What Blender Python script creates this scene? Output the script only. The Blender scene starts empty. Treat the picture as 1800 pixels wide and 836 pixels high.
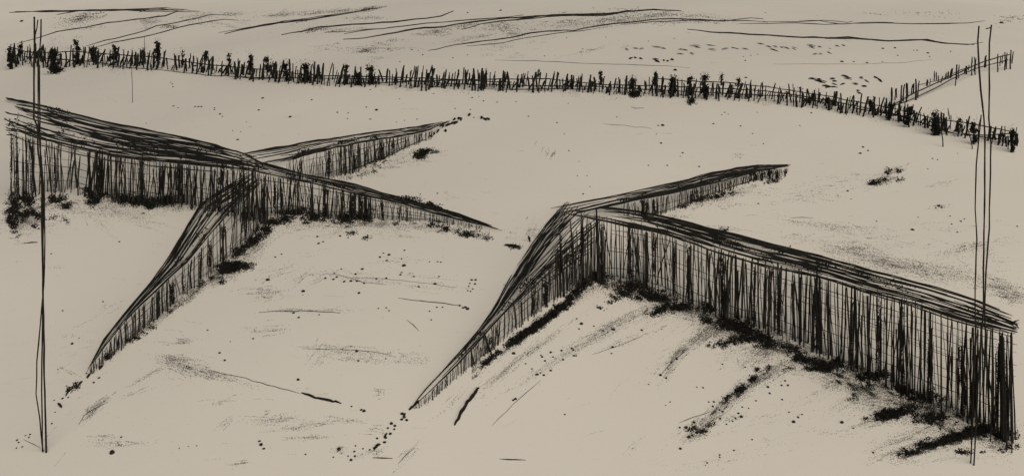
import bpy, math, random
import numpy as np
from mathutils import Vector
R = random.Random(11)
NP = np.random.default_rng(5)
SC = bpy.context.scene
COL = SC.collection
rad = math.radians

# ---------------- camera ----------------
W, H = 1800.0, 836.0
F = 2173.0          # focal length in photograph pixels
OFF = 706.0         # downward lens shift in photograph pixels
PITCH = rad(6.0)
CAMZ = 12.0
cd = bpy.data.cameras.new('camera')
cam = bpy.data.objects.new('camera', cd); COL.objects.link(cam)
cam.location = (0, 0, CAMZ)
cam.rotation_euler = (rad(90) - PITCH, 0, 0)
cd.sensor_width = 36.0; cd.lens = 36.0 * F / W
cd.shift_y = -OFF / W
cd.clip_start = 0.5; cd.clip_end = 5000
SC.camera = cam

# ---------------- sky, sun, exposure ----------------
SUN_EL, SUN_AZ = rad(38), rad(180 - 24)      # azimuth clockwise from +Y: behind the camera, a little to the right
w = bpy.data.worlds.new('World'); SC.world = w; w.use_nodes = True
nt = w.node_tree; nt.nodes.clear()
sky = nt.nodes.new('ShaderNodeTexSky'); sky.sky_type = 'NISHITA'; sky.sun_disc = False
sky.sun_elevation = SUN_EL; sky.sun_rotation = SUN_AZ
sky.air_density = 1.0; sky.dust_density = 6.0; sky.ozone_density = 1.0
bg = nt.nodes.new('ShaderNodeBackground'); bg.inputs[1].default_value = 0.05
wo = nt.nodes.new('ShaderNodeOutputWorld')
nt.links.new(sky.outputs[0], bg.inputs[0]); nt.links.new(bg.outputs[0], wo.inputs[0])
sl = bpy.data.lights.new('sun', 'SUN'); sl.energy = 2.9; sl.angle = rad(80); sl.color = (1.0, 0.94, 0.83)
so = bpy.data.objects.new('sun', sl); COL.objects.link(so)
sdir = Vector((math.sin(SUN_AZ) * math.cos(SUN_EL), math.cos(SUN_AZ) * math.cos(SUN_EL), math.sin(SUN_EL)))
so.rotation_euler = sdir.to_track_quat('Z', 'Y').to_euler(); so.location = sdir * 60
SC.view_settings.view_transform = 'Standard'; SC.view_settings.look = 'None'
SC.view_settings.gamma = 1.0; SC.view_settings.use_curve_mapping = False
SC.view_settings.exposure = 0.0

# ---------------- terrain and rays ----------------
XC, YC, KX, KY = 7.0, 19.0, 0.0042, 0.0028  # dome made up so far and left ground tilts from the sun and darkens
def hgt(x, y):
    dx = x - XC; dy = y - YC
    q = KX * dx * dx + KY * dy * dy
    z = -14.0 * (1 - np.exp(-q / 14.0))
    z = z + 0.05 * np.sin(0.31 * x + 0.2 * y) + 0.04 * np.sin(0.23 * y - 0.37 * x + 1.0)
    return z
CP, SP = math.cos(PITCH), math.sin(PITCH)
def ray(u, v):
    a = (u - W / 2) / F; b = (H / 2 - v) / F - OFF / F
    return np.array([a, CP + b * SP, -SP + b * CP])
def ground(u, v):
    """point of the ground seen at pixel u, v"""
    d = ray(u, v); t = CAMZ / -d[2]
    for _ in range(14):
        t = (CAMZ - float(hgt(d[0] * t, d[1] * t))) / -d[2]
    return np.array([d[0] * t, d[1] * t, CAMZ - -d[2] * t])
def upright(u, v, y):
    """point at pixel u, v on the upright plane across the view at depth y"""
    d = ray(u, v); t = y / d[1]
    return np.array([d[0] * t, y, CAMZ + d[2] * t])
def pxsize(p): return p[1] / F

# ---------------- materials ----------------
def dark_mat(name, c0, c1, rough=0.85, scale=9.0, bump=0.4):
    m = bpy.data.materials.new(name); m.use_nodes = True
    n = m.node_tree.nodes; l = m.node_tree.links
    b = n['Principled BSDF']; b.inputs['Roughness'].default_value = rough
    b.inputs['Specular IOR Level'].default_value = 0.1
    tc = n.new('ShaderNodeTexCoord'); ns = n.new('ShaderNodeTexNoise')
    ns.inputs['Scale'].default_value = scale; ns.inputs['Detail'].default_value = 5
    cr = n.new('ShaderNodeValToRGB')
    cr.color_ramp.elements[0].position = 0.38; cr.color_ramp.elements[0].color = (*c0, 1)
    cr.color_ramp.elements[1].position = 0.72; cr.color_ramp.elements[1].color = (*c1, 1)
    bp = n.new('ShaderNodeBump'); bp.inputs['Strength'].default_value = bump; bp.inputs['Distance'].default_value = 0.02
    l.new(tc.outputs['Object'], ns.inputs['Vector']); l.new(ns.outputs['Fac'], cr.inputs['Fac'])
    l.new(cr.outputs['Color'], b.inputs['Base Color']); l.new(ns.outputs['Fac'], bp.inputs['Height'])
    l.new(bp.outputs['Normal'], b.inputs['Normal'])
    return m
M_WOOD = dark_mat('black_wood', (0.007, 0.007, 0.006), (0.02, 0.018, 0.014))
M_THIN = dark_mat('weathered_thin_wood', (0.012, 0.011, 0.009), (0.05, 0.045, 0.036))
M_SCRUB = dark_mat('dark_scrub', (0.006, 0.006, 0.005), (0.016, 0.015, 0.011), scale=14)
M_STONE = dark_mat('black_stone', (0.010, 0.010, 0.009), (0.03, 0.028, 0.024))
M_DUST = dark_mat('soil_crumbs', (0.02, 0.019, 0.015), (0.07, 0.066, 0.052), scale=5)
M_LINE = dark_mat('furrow_soil', (0.008, 0.008, 0.007), (0.035, 0.032, 0.026), scale=2.5)

def ground_mat():
    m = bpy.data.materials.new('pale_ground'); m.use_nodes = True
    n = m.node_tree.nodes; l = m.node_tree.links
    b = n['Principled BSDF']; b.inputs['Roughness'].default_value = 0.95
    b.inputs['Specular IOR Level'].default_value = 0.05
    tc = n.new('ShaderNodeTexCoord')
    def noise(scale, det, sx=1, sy=1, rot=0, rough=0.6):
        mp = n.new('ShaderNodeMapping'); mp.inputs['Scale'].default_value = (sx, sy, 1); mp.inputs['Rotation'].default_value = (0, 0, rot)
        ns = n.new('ShaderNodeTexNoise'); ns.inputs['Scale'].default_value = scale; ns.inputs['Detail'].default_value = det
        ns.inputs['Roughness'].default_value = rough
        l.new(tc.outputs['Object'], mp.inputs['Vector']); l.new(mp.outputs['Vector'], ns.inputs['Vector'])
        return ns.outputs['Fac']
    def ramp(fac, p0, p1, a, b_):
        mr = n.new('ShaderNodeMapRange'); mr.inputs['From Min'].default_value = p0; mr.inputs['From Max'].default_value = p1
        mr.inputs['To Min'].default_value = a; mr.inputs['To Max'].default_value = b_; l.new(fac, mr.inputs['Value'])
        return mr.outputs['Result']
    def mul(a, b_):
        k = n.new('ShaderNodeMath'); k.operation = 'MULTIPLY'; l.new(a, k.inputs[0]); l.new(b_, k.inputs[1]); return k.outputs[0]
    big = ramp(noise(0.09, 3), 0.3, 0.7, 0.965, 1.03)
    fine = ramp(noise(60, 4), 0.3, 0.7, 0.96, 1.03)
    # patches where thin streaks of soil rubbed over the pale ground show
    patch = ramp(noise(0.16, 2), 0.50, 0.68, 0.0, 1.0)
    streak = ramp(noise(1.6, 8, 1.0, 3.5, rad(8), 0.75), 0.58, 0.74, 0.0, 0.32)
    st = mul(patch, streak)
    inv = n.new('ShaderNodeMath'); inv.operation = 'SUBTRACT'; inv.inputs[0].default_value = 1.0; l.new(st, inv.inputs[1])
    speck = ramp(noise(26, 2, 1, 1, 0.3), 0.76, 0.80, 1.0, 0.55)
    f = mul(mul(mul(big, fine), inv.outputs[0]), speck)
    cm = n.new('ShaderNodeMix'); cm.data_type = 'RGBA'; cm.blend_type = 'MULTIPLY'; cm.inputs[0].default_value = 1.0
    cm.inputs[6].default_value = (0.655, 0.612, 0.532, 1)
    cb = n.new('ShaderNodeCombineColor')
    for i in range(3): l.new(f, cb.inputs[i])
    l.new(cb.outputs[0], cm.inputs[7]); l.new(cm.outputs[2], b.inputs['Base Color'])
    bp = n.new('ShaderNodeBump'); bp.inputs['Strength'].default_value = 0.25; bp.inputs['Distance'].default_value = 0.01
    l.new(noise(25, 6), bp.inputs['Height']); l.new(bp.outputs['Normal'], b.inputs['Normal'])
    return m
M_GROUND = ground_mat()

# ---------------- object helpers ----------------
def link_mesh(name, V, Fc, mat, parent=None, smooth=False):
    me = bpy.data.meshes.new(name)
    V = np.asarray(V, dtype=float)
    o = bpy.data.objects.new(name, me)
    if parent is not None:
        V = V - np.array(parent.location)
        o.parent = parent
    me.from_pydata(V.tolist(), [], Fc); me.materials.append(mat)
    if smooth: me.polygons.foreach_set('use_smooth', [True] * len(me.polygons))
    me.update(); COL.objects.link(o)
    return o
def tag(o, label=None, cat=None, group=None, kind=None):
    if label: o['label'] = label
    if cat: o['category'] = cat
    if group: o['group'] = group
    if kind: o['kind'] = kind
    return o
def thing(name, loc, label, cat, group=None):
    o = bpy.data.objects.new(name, None); o.location = [float(c) for c in loc]; o.empty_display_size = 0.3
    COL.objects.link(o); return tag(o, label, cat, group)
class MB:
    def __init__(s): s.v = []; s.f = []
    def tube(s, pts, rads, n=5):
        pts = [np.asarray(p, float) for p in pts]; k0 = len(s.v)
        for i, p in enumerate(pts):
            a = pts[max(i - 1, 0)]; b = pts[min(i + 1, len(pts) - 1)]
            t = b - a; t = t / (np.linalg.norm(t) + 1e-9)
            up = np.array([0, 0, 1.0]) if abs(t[2]) < 0.8 else np.array([0, 1.0, 0])
            q = np.cross(t, up); q /= np.linalg.norm(q); r2 = np.cross(q, t)
            for j in range(n):
                an = 2 * math.pi * j / n
                s.v.append(p + rads[i] * (math.cos(an) * q + math.sin(an) * r2))
        for i in range(len(pts) - 1):
            for j in range(n):
                a = k0 + i * n + j; b = k0 + i * n + (j + 1) % n
                s.f.append((a, b, b + n, a + n))
        s.f.append(tuple(k0 + j for j in range(n))[::-1])
        s.f.append(tuple(k0 + (len(pts) - 1) * n + j for j in range(n)))
    def chips(s, P, S, el=1.0, ang=0.0, flat=0.5):
        """small irregular crumbs: P centres, S sizes (metres), el elongation along ang (about z)"""
        if len(P) == 0: return
        P = np.asarray(P); S = np.asarray(S); n = len(P); m = 5; k0 = len(s.v)
        a0 = ang + NP.normal(0, 0.25 if el > 1.5 else 3.0, n); ca = np.cos(a0); sa = np.sin(a0)
        V = np.zeros((n, 6, 3))
        for j in range(m):
            an = 2 * math.pi * j / m; rr = S * NP.uniform(0.65, 1.2, n)
            lx = rr * math.cos(an) * el; ly = rr * math.sin(an)
            V[:, j, 0] = P[:, 0] + lx * ca - ly * sa; V[:, j, 1] = P[:, 1] + lx * sa + ly * ca; V[:, j, 2] = P[:, 2] - 0.3 * S
        V[:, 5] = P; V[:, 5, 0] += NP.uniform(-.2, .2, n) * S; V[:, 5, 2] += S * flat
        s.v.extend(V.reshape(-1, 3).tolist())
        for i in range(n):
            b = k0 + 6 * i
            s.f += [(b, b + 1, b + 5), (b + 1, b + 2, b + 5), (b + 2, b + 3, b + 5), (b + 3, b + 4, b + 5), (b + 4, b, b + 5)]
    def leaves(s, P, S, wide=0.75):
        """little leaf and twig blades at random tilts"""
        if len(P) == 0: return
        P = np.asarray(P); S = np.asarray(S)[:, None]; n = len(P); k0 = len(s.v)
        d = NP.normal(0, 1, (n, 3)); d /= np.linalg.norm(d, axis=1, keepdims=True)
        e = np.cross(d, NP.normal(0, 1, (n, 3))); e /= np.linalg.norm(e, axis=1, keepdims=True) + 1e-9
        V = np.stack([P - d * S, P + e * S * wide, P + d * S, P - e * S * wide], 1)
        s.v.extend(V.reshape(-1, 3).tolist())
        s.f += [(k0 + 4 * i, k0 + 4 * i + 1, k0 + 4 * i + 2, k0 + 4 * i + 3) for i in range(n)]
    def build(s, name, mat, parent=None, smooth=False):
        return link_mesh(name, s.v, s.f, mat, parent, smooth) if s.f else None

def lerp_rows(rows, s):
    x = s * (len(rows) - 1); i = min(int(x), len(rows) - 2); f = x - i
    return [a + (b - a) * f for a, b in zip(rows[i], rows[i + 1])]
def poly(pts, x):
    """y of a left-to-right polyline at x"""
    return float(np.interp(x, [p[0] for p in pts], [p[1] for p in pts]))

# ---------------- ground sheet ----------------
def axis(lo, hi, step, far):
    a = list(np.arange(lo, hi + 1e-6, step)); s = step
    while a[-1] < far: s *= 1.35; a.append(a[-1] + s)
    s = step
    while a[0] > -far: s *= 1.35; a.insert(0, a[0] - s)
    return a
xs = axis(-32, 32, 0.5, 1500); ys = axis(8, 66, 0.5, 1500)
GX, GY = np.meshgrid(xs, ys); GZ = hgt(GX, GY)
V = np.stack([GX.ravel(), GY.ravel(), GZ.ravel()], 1)
nx = len(xs); Fc = [(j * nx + i, j * nx + i + 1, (j + 1) * nx + i + 1, (j + 1) * nx + i) for j in range(len(ys) - 1) for i in range(nx - 1)]
g = link_mesh('ground', V, Fc, M_GROUND, None, True); tag(g, kind='structure')

# ---------------- strokes ----------------
def stake_geo(mb, u, vb, u2, vt, wpx, bow=None):
    b = ground(u, vb); y = b[1]; px = pxsize(b)
    n = 5; pts = []; rd = []
    bow = R.gauss(0, 0.9) if bow is None else bow
    base = b - np.array([0, 0, 0.06])
    for i in range(n):
        f = i / (n - 1)
        p = upright(u + (u2 - u) * f + bow * math.sin(math.pi * f) + R.gauss(0, 0.25), vb + (vt - vb) * f, y)
        if i == 0: p = base
        pts.append(p); rd.append(max(0.3, wpx * 0.5 * R.uniform(0.8, 1.2) * (0.75 if i == n - 1 else 1.0)) * px)
    mb.tube(pts, rd, 6 if wpx > 3 else 5)
    return b

class Arm:
    def __init__(s, rows, label, root_s=0.5):
        s.rows = rows
        s.B = []; s.T = []; s.K = []
        for row in rows:
            xb, yb, yt, xk, yk = row[:5]
            b = ground(xb, yb); t = upright(xb, yt, b[1])
            s.B.append(b); s.T.append(np.array([b[0], b[1], max(t[2], b[2] + 0.03)]))
            # a sixth value: the back edge is propped up against the fence whose foot is at that pixel row
            s.K.append(upright(xk, yk, ground(xk, row[5])[1] - 0.25) if len(row) > 5 else ground(xk, yk))
        s.rows = rows = [r_[:5] for r_ in rows]
        b = s.at(root_s, 0)
        s.root = thing('brushwood_fence', ground(*lerp_rows(rows, root_s)[:2]), label, 'fence', 'low brushwood windbreak fences')
        s.stakes = []
    def _l(s, A, t):
        x = t * (len(A) - 1); i = min(max(int(x), 0), len(A) - 2); f = x - i
        return A[i] * (1 - f) + A[i + 1] * f
    def at(s, t, w):
        """w 0 base of the face, 1 top of the face, 2 back edge on the ground"""
        if w <= 1: return s._l(s.B, t) * (1 - w) + s._l(s.T, t) * w
        return s._l(s.T, t) * (2 - w) + s._l(s.K, t) * (w - 1)
    def run(s, s0, s1, w0, w1, wpx, wav=0.02, n=None, off=0.0, n_side=5):
        """one long rod lying along the arm"""
        n = n or max(4, int(abs(s1 - s0) * len(s.rows) * 2.2)); mb = MB(); pts = []; rd = []
        ph = R.uniform(0, 6.28); fr = R.uniform(1, 3)
        for i in range(n):
            f = i / (n - 1); t = s0 + (s1 - s0) * f
            w = w0 + (w1 - w0) * f + wav * math.sin(ph + fr * f * 3.1) + R.gauss(0, wav * 0.3)
            p = s.at(min(max(t, 0), 1), min(max(w, 0), 2.0))
            if t < 0: p = p + (s.at(0, w) - s.at(0.03, w)) * (-t / 0.03)
            if t > 1: p = p + (s.at(1, w) - s.at(0.97, w)) * ((t - 1) / 0.03)
            p = p + np.array([0, -off * pxsize(p), 0.5 * wpx * pxsize(p) + R.uniform(0, 2.0) * pxsize(p)])
            e = min(f, 1 - f) * n; tp = 0.45 if e < 0.5 else 1.0
            pts.append(p); rd.append(max(0.3, 0.5 * wpx * tp * R.uniform(0.75, 1.25)) * pxsize(p))
        mb.tube(pts, rd, n_side); return mb
    def bandpx(s, t):
        a = lerp_rows(s.rows, min(max(t - .04, 0), 1)); b = lerp_rows(s.rows, min(max(t + .04, 0), 1)); c = lerp_rows(s.rows, min(max(t, 0), 1))
        dx, dy = b[3] - a[3], b[4] - a[4]; L = math.hypot(dx, dy) + 1e-6
        return abs((c[0] - c[3]) * dy - (c[2] - c[4]) * dx) / L
    def roof(s, n, smin=0.0, smax=1.0, lmin=0.15, lmax=0.6, wmin=1.0, wmax=2.0, th=(1.4, 3.0), bias=1.0, drift=0.12, wav=0.02):
        ref = max(s.bandpx(i / 10) for i in range(11))
        for _ in range(n * 3):
            if n <= 0: break
            L = R.uniform(lmin, lmax); a = R.uniform(smin - L * 0.3, smax - L * 0.4); b = min(a + L, smax + R.uniform(-0.02, 0.01)); a = max(a, smin + R.uniform(-0.01, 0.03))
            if b - a < 0.03: continue
            bp = s.bandpx((a + b) / 2)
            if R.random() > (bp / ref) ** 0.75: continue
            n -= 1
            w0 = wmin + (wmax - wmin) * R.random() ** bias
            w1 = min(max(w0 + R.gauss(0, drift), wmin), wmax)
            k = min(1.0, 0.55 + 0.45 * bp / 30)
            s.run(a, b, w0, w1, R.uniform(*th) * k, wav).build('brush_rod', M_WOOD if R.random() < 0.85 else M_THIN, s.root)
    def edge(s, w, s0, s1, n=3, th=(2, 3.4), spread=0.03):
        for _ in range(n):
            s.run(s0 + R.uniform(0, 0.05), s1 - R.uniform(0, 0.08), w + R.uniform(-spread, spread), w + R.uniform(-spread, spread), R.uniform(*th), 0.015).build('brush_rod', M_WOOD, s.root)
    def rails(s, ws, s0=0.0, s1=1.0, th=(0.7, 1.3), off=2.0, jit=0.03):
        for w in ws:
            mb = s.run(s0 + R.uniform(0, 0.04), s1 - R.uniform(0, 0.04), w + R.gauss(0, jit), w + R.gauss(0, jit), R.uniform(*th), 0.02, off=off)
            mb.build('rail', M_THIN, s.root)
    def px(s, t): return lerp_rows(s.rows, t)
    def wall(s, x0, x1, step, th=(1.5, 3.6), lean=2.5, short=0.3, over=8, cross=0.08, under=11):
        xs_ = [r[0] for r in s.rows]; yb_ = [r[1] for r in s.rows]; yt_ = [r[2] for r in s.rows]
        x = x0
        while x < x1:
            yb = float(np.interp(x, xs_, yb_)); yt = float(np.interp(x, xs_, yt_)); hh = yb - yt
            k = min(1.0, hh / 90)
            vb = yb + R.uniform(-under * 0.6, under) * max(k, 0.35); vt = yt - R.uniform(-4, over) * k
            if R.random() < short: vt += hh * R.uniform(0.05, 0.45)
            if R.random() < 0.06: vb -= hh * R.uniform(0.15, 0.4) if s.hang else 0
            ln = R.gauss(0, lean * 1.25) * (0.35 + k)
            if R.random() < cross: ln = R.choice([-1, 1]) * R.uniform(6, 16) * k
            wp = (th[0] + (th[1] - th[0]) * R.random() ** 2.2) * 0.86 * (0.55 + 0.45 * k)
            if R.random() < 0.10: wp *= 1.6
            s.stakes.append((x, vb, x + ln, vt, wp))
            x += 0.76 * step * R.choice([0.35, 0.6, 0.9, 1.2, 1.6]) * (1.0 if s.even else R.uniform(0.5, 1.3))
    hang = False; even = False
    def stake(s, *a): s.stakes.append(a)
    def finish(s, cap=96):
        s.stakes.sort(key=lambda a: -abs(a[1] - a[3]) * a[4])
        for a in s.stakes[:cap]:
            mb = MB(); stake_geo(mb, *a); mb.build('stake', M_WOOD if a[4] > 1.9 else M_THIN, s.root)
        if len(s.stakes) > cap:
            mb = MB()
            for a in s.stakes[cap:]: stake_geo(mb, *a)
            tag(mb.build('thin_stakes', M_THIN, s.root), kind='stuff')
    def post(s, x, vb, vt, wd, tw=0):
        """rough dark post: a few crooked stems wrapped in clinging brush"""
        b = ground(x, vb); px = pxsize(b); mb = MB()
        for k in range(3):
            n = 9; pts = []; rd = []
            dx = R.uniform(-0.4, 0.4) * wd; t0 = R.uniform(0, 0.25); t1 = R.uniform(0.75, 1.02); ph = R.uniform(0, 6)
            for i in range(n):
                f = t0 + (t1 - t0) * i / (n - 1)
                p = upright(x + dx + tw * f + math.sin(ph + f * 5) * 0.7 + R.gauss(0, 0.4), vb + (vt - vb) * f, b[1] + R.uniform(-1, 1) * px * wd * 0.3)
                if i == 0 and k == 0: p[2] = b[2] - 0.02
                pts.append(p); rd.append(min(1.9, 0.2 * wd) * px * R.uniform(0.5, 1.2) * (0.6 if i in (0, n - 1) else 1))
            mb.tube(pts, rd, 6)
        P = []; S = []; hh = abs(vb - vt)
        lob = [(R.uniform(0.04, 0.98), R.uniform(-0.3, 0.3) * wd, R.uniform(.25, .6) * wd, R.uniform(0.05, 0.16)) for _ in range(max(3, int(hh / 18)))]
        for k in range(int(hh * wd * 0.55)):
            f, ox, rx, rf = R.choice(lob)
            f = f + R.gauss(0, rf); 
            if f < 0 or f > 1.05: continue
            P.append(upright(x + tw * f + ox + R.gauss(0, rx * .55), vb + (vt - vb) * f, b[1] - px * wd * 0.5 * R.uniform(-1, 1))); S.append(px * R.uniform(0.7, 1.8))
        mb.leaves(P, S, 0.6)
        mb.build('post', M_WOOD, s.root, False)

# ================= LEFT CROSS-SHAPED FENCES =================
A = Arm([(12,338,228,8,172),(19,334,230,15,174),(37,343,232,35,178),(75,338,247,71,185),(124,333,260,120,197),(187,348,275,187,214),(249,352,284,250,227),(311,356,290,311,239),(389,372,296,370,253),(448,388,303,426,270)],
        'long brushwood fence running from the left edge of the field to the crossing')
A.roof(56, smax=1.05, lmin=0.15, lmax=0.6, th=(1.3, 2.8), drift=0.16, wmin=1.0, wmax=1.97)
A.edge(1.96, 0.02, 1.0, 3, (1.8,2.8), .04); A.edge(1.03, 0.03, 1.0, 3, (1.6, 2.8), 0.05)
A.roof(16, smin=0.45, lmin=0.3, lmax=0.6, th=(1.6, 3.0))
A.rails([0.9, 0.72, 0.55, 0.36, 0.2], 0.12, 0.97); A.rails([0.86], 0.03, 0.9, (1.8, 2.4))
A.wall(22, 470, 6.0, (1.4, 3.2), 2.6, 0.35, 12)
A.wall(330, 470, 8.0, (1.2, 2.6), 3.5, 0.3, 10)
A.wall(60, 440, 18, (1.5, 2.8), 6.0, 0.4, 22, 0.4)
A.wall(160, 360, 10.0, (2.2, 4), 3.0, 0.2, 8)
for x, vb, vt, wd in [(20,360,232,4),(30,352,240,5),(47,350,238,6),(56,352,240,7),(97,338,252,5),(176,300,262,10),(174,345,290,5),(249,352,280,10),(283,352,286,9),(301,322,288,5),(316,358,285,13),(388,340,288,12),(385,372,330,8),(437,388,310,5),(427,306,294,8)]:
    A.post(x, vb, vt, wd) if vb > 330 else A.post(x, poly([(12,338),(124,335),(448,388)], x), vt, wd * 0.7)
A.finish()

B = Arm([(448,388,303,426,270),(467,381,307,457,287),(513,371,316,520,305),(560,378,326,570,315),(619,381,341,625,326),(669,384,350,675,342),(706,387,359,710,351),(747,388,371,752,362),(785,393,381,788,372),(824,399,391,824,384),(880,408,405,880,405)],
        'brushwood fence running right from the left crossing and shrinking to a thin point')
B.roof(40, smin=-0.06, lmin=0.15, lmax=0.6, th=(1.2, 2.4), drift=0.15)
B.edge(1.95, 0.0, 0.99, 2, (1.8, 2.7), 0.1); B.edge(1.0, 0.0, 0.99, 4, (1.4, 2.6), 0.06)
B.rails([0.88, 0.66, 0.4, 0.15], 0.02, 0.85)
B.wall(455, 700, 5.6, (1.4, 3.4), 2.5, 0.3, 8, 0.12); B.wall(700, 850, 4.6, (1.6, 3), 2.0, 0.2, 3); B.wall(460, 720, 9, (1.3, 2.6), 6, 0.4, 10, 0.5)
B.wall(500, 650, 11, (2.5, 4.5), 4, 0.1, 5)
for x, vb, vt, wd in [(466,386,310,6),(483,380,312,6),(494,378,312,8),(547,380,320,6),(572,382,325,9),(603,382,332,7),(622,384,338,9),(634,386,345,8),(643,366,345,7),(672,386,352,5),(703,390,362,4)]:
    B.post(x, max(vb, 378), vt, wd)
B.finish()

Cc = Arm([(470,330,291,432,269),(513,318,280,504,258),(540,318,272,540,251),(588,311,260,580,245),(622,300,254,620,239),(659,285,247,655,234),(694,270,242,694,229),(719,257,238,722,226),(756,243,231,755,221),(792,217,214,792,212)],
        'brushwood fence receding up and right behind the left crossing, with pale gaps in its band')
Cc.roof(34, smin=-0.05, lmin=0.15, lmax=0.6, th=(1.2, 2.3), drift=0.15)
Cc.edge(1.97, 0.0, 0.97, 3, (1.5, 2.4), 0.05); Cc.edge(1.0, 0.05, 0.9, 4, (1.2, 2.0), 0.06)
Cc.rails([0.8, 0.5, 0.2], 0.2, 0.8); Cc.rails([0.03], 0.35, 0.9, (1.4, 2.0))
Cc.wall(506, 600, 4.6, (1.2, 2.6), 2.2, 0.25, 14); Cc.wall(600, 722, 3.4, (2.0, 3.8), 1.8, 0.2, 3); Cc.wall(515, 700, 9, (1.3, 2.4), 5, 0.3, 8, 0.4)
Cc.wall(728, 760, 3.4, (1.8, 3), 2.0, 0.1, 1)
for x, vb, vt, wd in [(528,316,282,6),(580,313,268,9),(606,306,262,6),(629,299,260,4),(672,281,250,7),(690,274,246,5)]: Cc.post(x, vb, vt, wd)
Cc.finish()

D = Arm([(151,663,657,152,655),(193,629,600,183,597),(235,592,551,219,551),(290,545,500,262,500),(334,507,460,290,462),(370,480,415,324,404),(407,447,372,352,357,358),(435,415,347,400,328,378),(462,396,322,440,302,390)],
        'brushwood fence coming down from the left crossing toward the left tall poles')
D.roof(56, lmin=0.2, lmax=0.55, th=(1.3, 2.4), drift=0.2)
D.edge(1.95, 0.0, 0.85, 2, (1.6, 2.2), 0.08); D.edge(1.05, 0.02, 1.0, 2, (1.5, 2.4), 0.08)
D.rails([0.85, 0.55, 0.25], 0.15, 0.98); D.rails([0.08], 0.3, 0.9)
D.wall(196, 300, 3.8, (2.2, 4.2), 2.0, 0.2, 4); D.wall(300, 470, 4.8, (1.4, 3.3), 1.8, 0.25, 6)
D.wall(158, 200, 4.0, (2, 3.5), 2.5, 0.1, 1)
for x, vb, vt, wd in [(252,575,540,7),(277,560,520,6),(302,535,495,9),(322,515,475,5),(352,495,445,6),(369,478,425,7),(391,462,400,9),(429,420,352,9),(464,398,322,6)]: D.post(x, vb, vt, wd)
D.finish()

# ================= RIGHT ANGLED FENCES =================
E = Arm([(1010,497,380,1015,372),(1062,487,391,1060,366),(1106,492,401,1110,371),(1168,508,414,1165,381),(1215,533,430,1215,394),(1264,553,449,1270,408),(1327,570,466,1340,426),(1386,591,479,1400,440),(1454,624,494,1460,456),(1517,650,515,1530,476),(1600,692,537,1615,498),(1684,725,566,1700,523),(1767,765,588,1778,553),(1782,770,592,1790,557)],
        'tallest brushwood fence, running from the right corner down to the right edge')
E.roof(56, smin=-0.05, lmin=0.12, lmax=0.5, th=(1.5, 3.0), drift=0.16)
E.roof(14, smin=0.12, lmin=0.15, lmax=0.35, wmin=1.3, wmax=1.9, th=(2, 3.2), drift=.25)
E.edge(1.97, 0.02, 0.97, 2, (1.8, 2.7), 0.05); E.edge(1.02, 0.0, 1.0, 3, (1.8, 2.8), 0.05); E.edge(1.2, 0.0, 1.0, 2, (1.6, 2.6), 0.05)
E.rails([0.9, 0.82, 0.62, 0.42, 0.2, 0.07], 0.06, 1.0, (0.7, 1.3)); E.rails([0.72, 0.66, 0.58, 0.3], 0.55, 1.0, (0.8, 1.2))
E.wall(1012, 1200, 5.6, (1.6, 3.6), 2.2, 0.25, 12, 0.06); E.wall(1200, 1480, 6.6, (1.7, 3.8), 2.6, 0.3, 12, 0.05); E.wall(1480, 1785, 7.6, (1.9, 4.2), 3.2, 0.3, 14, 0.05)
E.wall(1060, 1785, 15, (1.3, 2.6), 7.0, 0.5, 22, 0.5)
E.wall(1240, 1785, 14, (3.0, 4.6), 2.0, 0.12, 12, 0.03)
for x, vb, vt, wd in [(1023,500,386,5),(1058,490,392,6),(1108,492,392,13),(1150,506,408,7),(1185,520,420,5),(1212,535,425,9),(1270,560,430,8),(1276,562,500,8),(1325,575,466,6),(1368,590,460,10),(1436,615,468,13),(1441,618,560,7),(1497,645,525,6),(1545,668,518,11),(1585,690,535,9),(1634,708,552,11),(1690,728,600,11),(1694,732,620,9),(1753,762,600,7),(1768,770,610,6)]:
    E.post(x, vb, vt, wd)
for a in [(1779,795,1779,590,3.0),(1785,772,1777,588,2.6),(1770,790,1765,592,3),(1741,775,1745,590,2.5)]: E.stake(*a)
E.finish()

G = Arm([(1012,396,377,982,363),(1060,388,366,1040,352),(1099,378,357,1090,342),(1146,379,348,1140,332),(1198,363,337,1195,319),(1242,345,326,1242,307),(1289,329,315,1290,297),(1329,316,303,1330,292),(1385,304,295,1386,291)],
        'low brushwood fence receding up and right from the right corner')
G.roof(40, smin=-0.06, lmin=0.2, lmax=0.6, th=(1.2, 2.4), drift=0.15)
G.edge(1.97, 0.0, 0.95, 2, (1.4, 2.0), 0.05); G.run(-0.02, 0.35, 1.0, 1.1, 2.8).build('brush_rod', M_WOOD, G.root); G.run(-0.03, 0.3, 1.3, 1.4, 2.6).build('brush_rod', M_WOOD, G.root); G.edge(1.05, 0.0, 0.97, 4, (1.4, 2.4), 0.07)
G.rails([0.5], 0.3, 0.7); G.rails([0.02], 0.3, 0.95, (1.4, 2))
G.wall(1098, 1250, 3.4, (1.7, 3.4), 1.6, 0.2, 2); G.wall(1250, 1385, 2.6, (1.8, 3.4), 2.2, 0.1, 1)
for x, vb, vt, wd in [(1128,380,352,7),(1134,384,352,8),(1150,380,350,6),(1215,357,334,6),(1225,354,330,6),(1330,318,306,7),(1340,318,304,7),(1352,315,302,8),(1366,313,302,8),(1380,310,300,5)]: G.post(x, vb, vt, wd)
G.finish()

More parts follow.
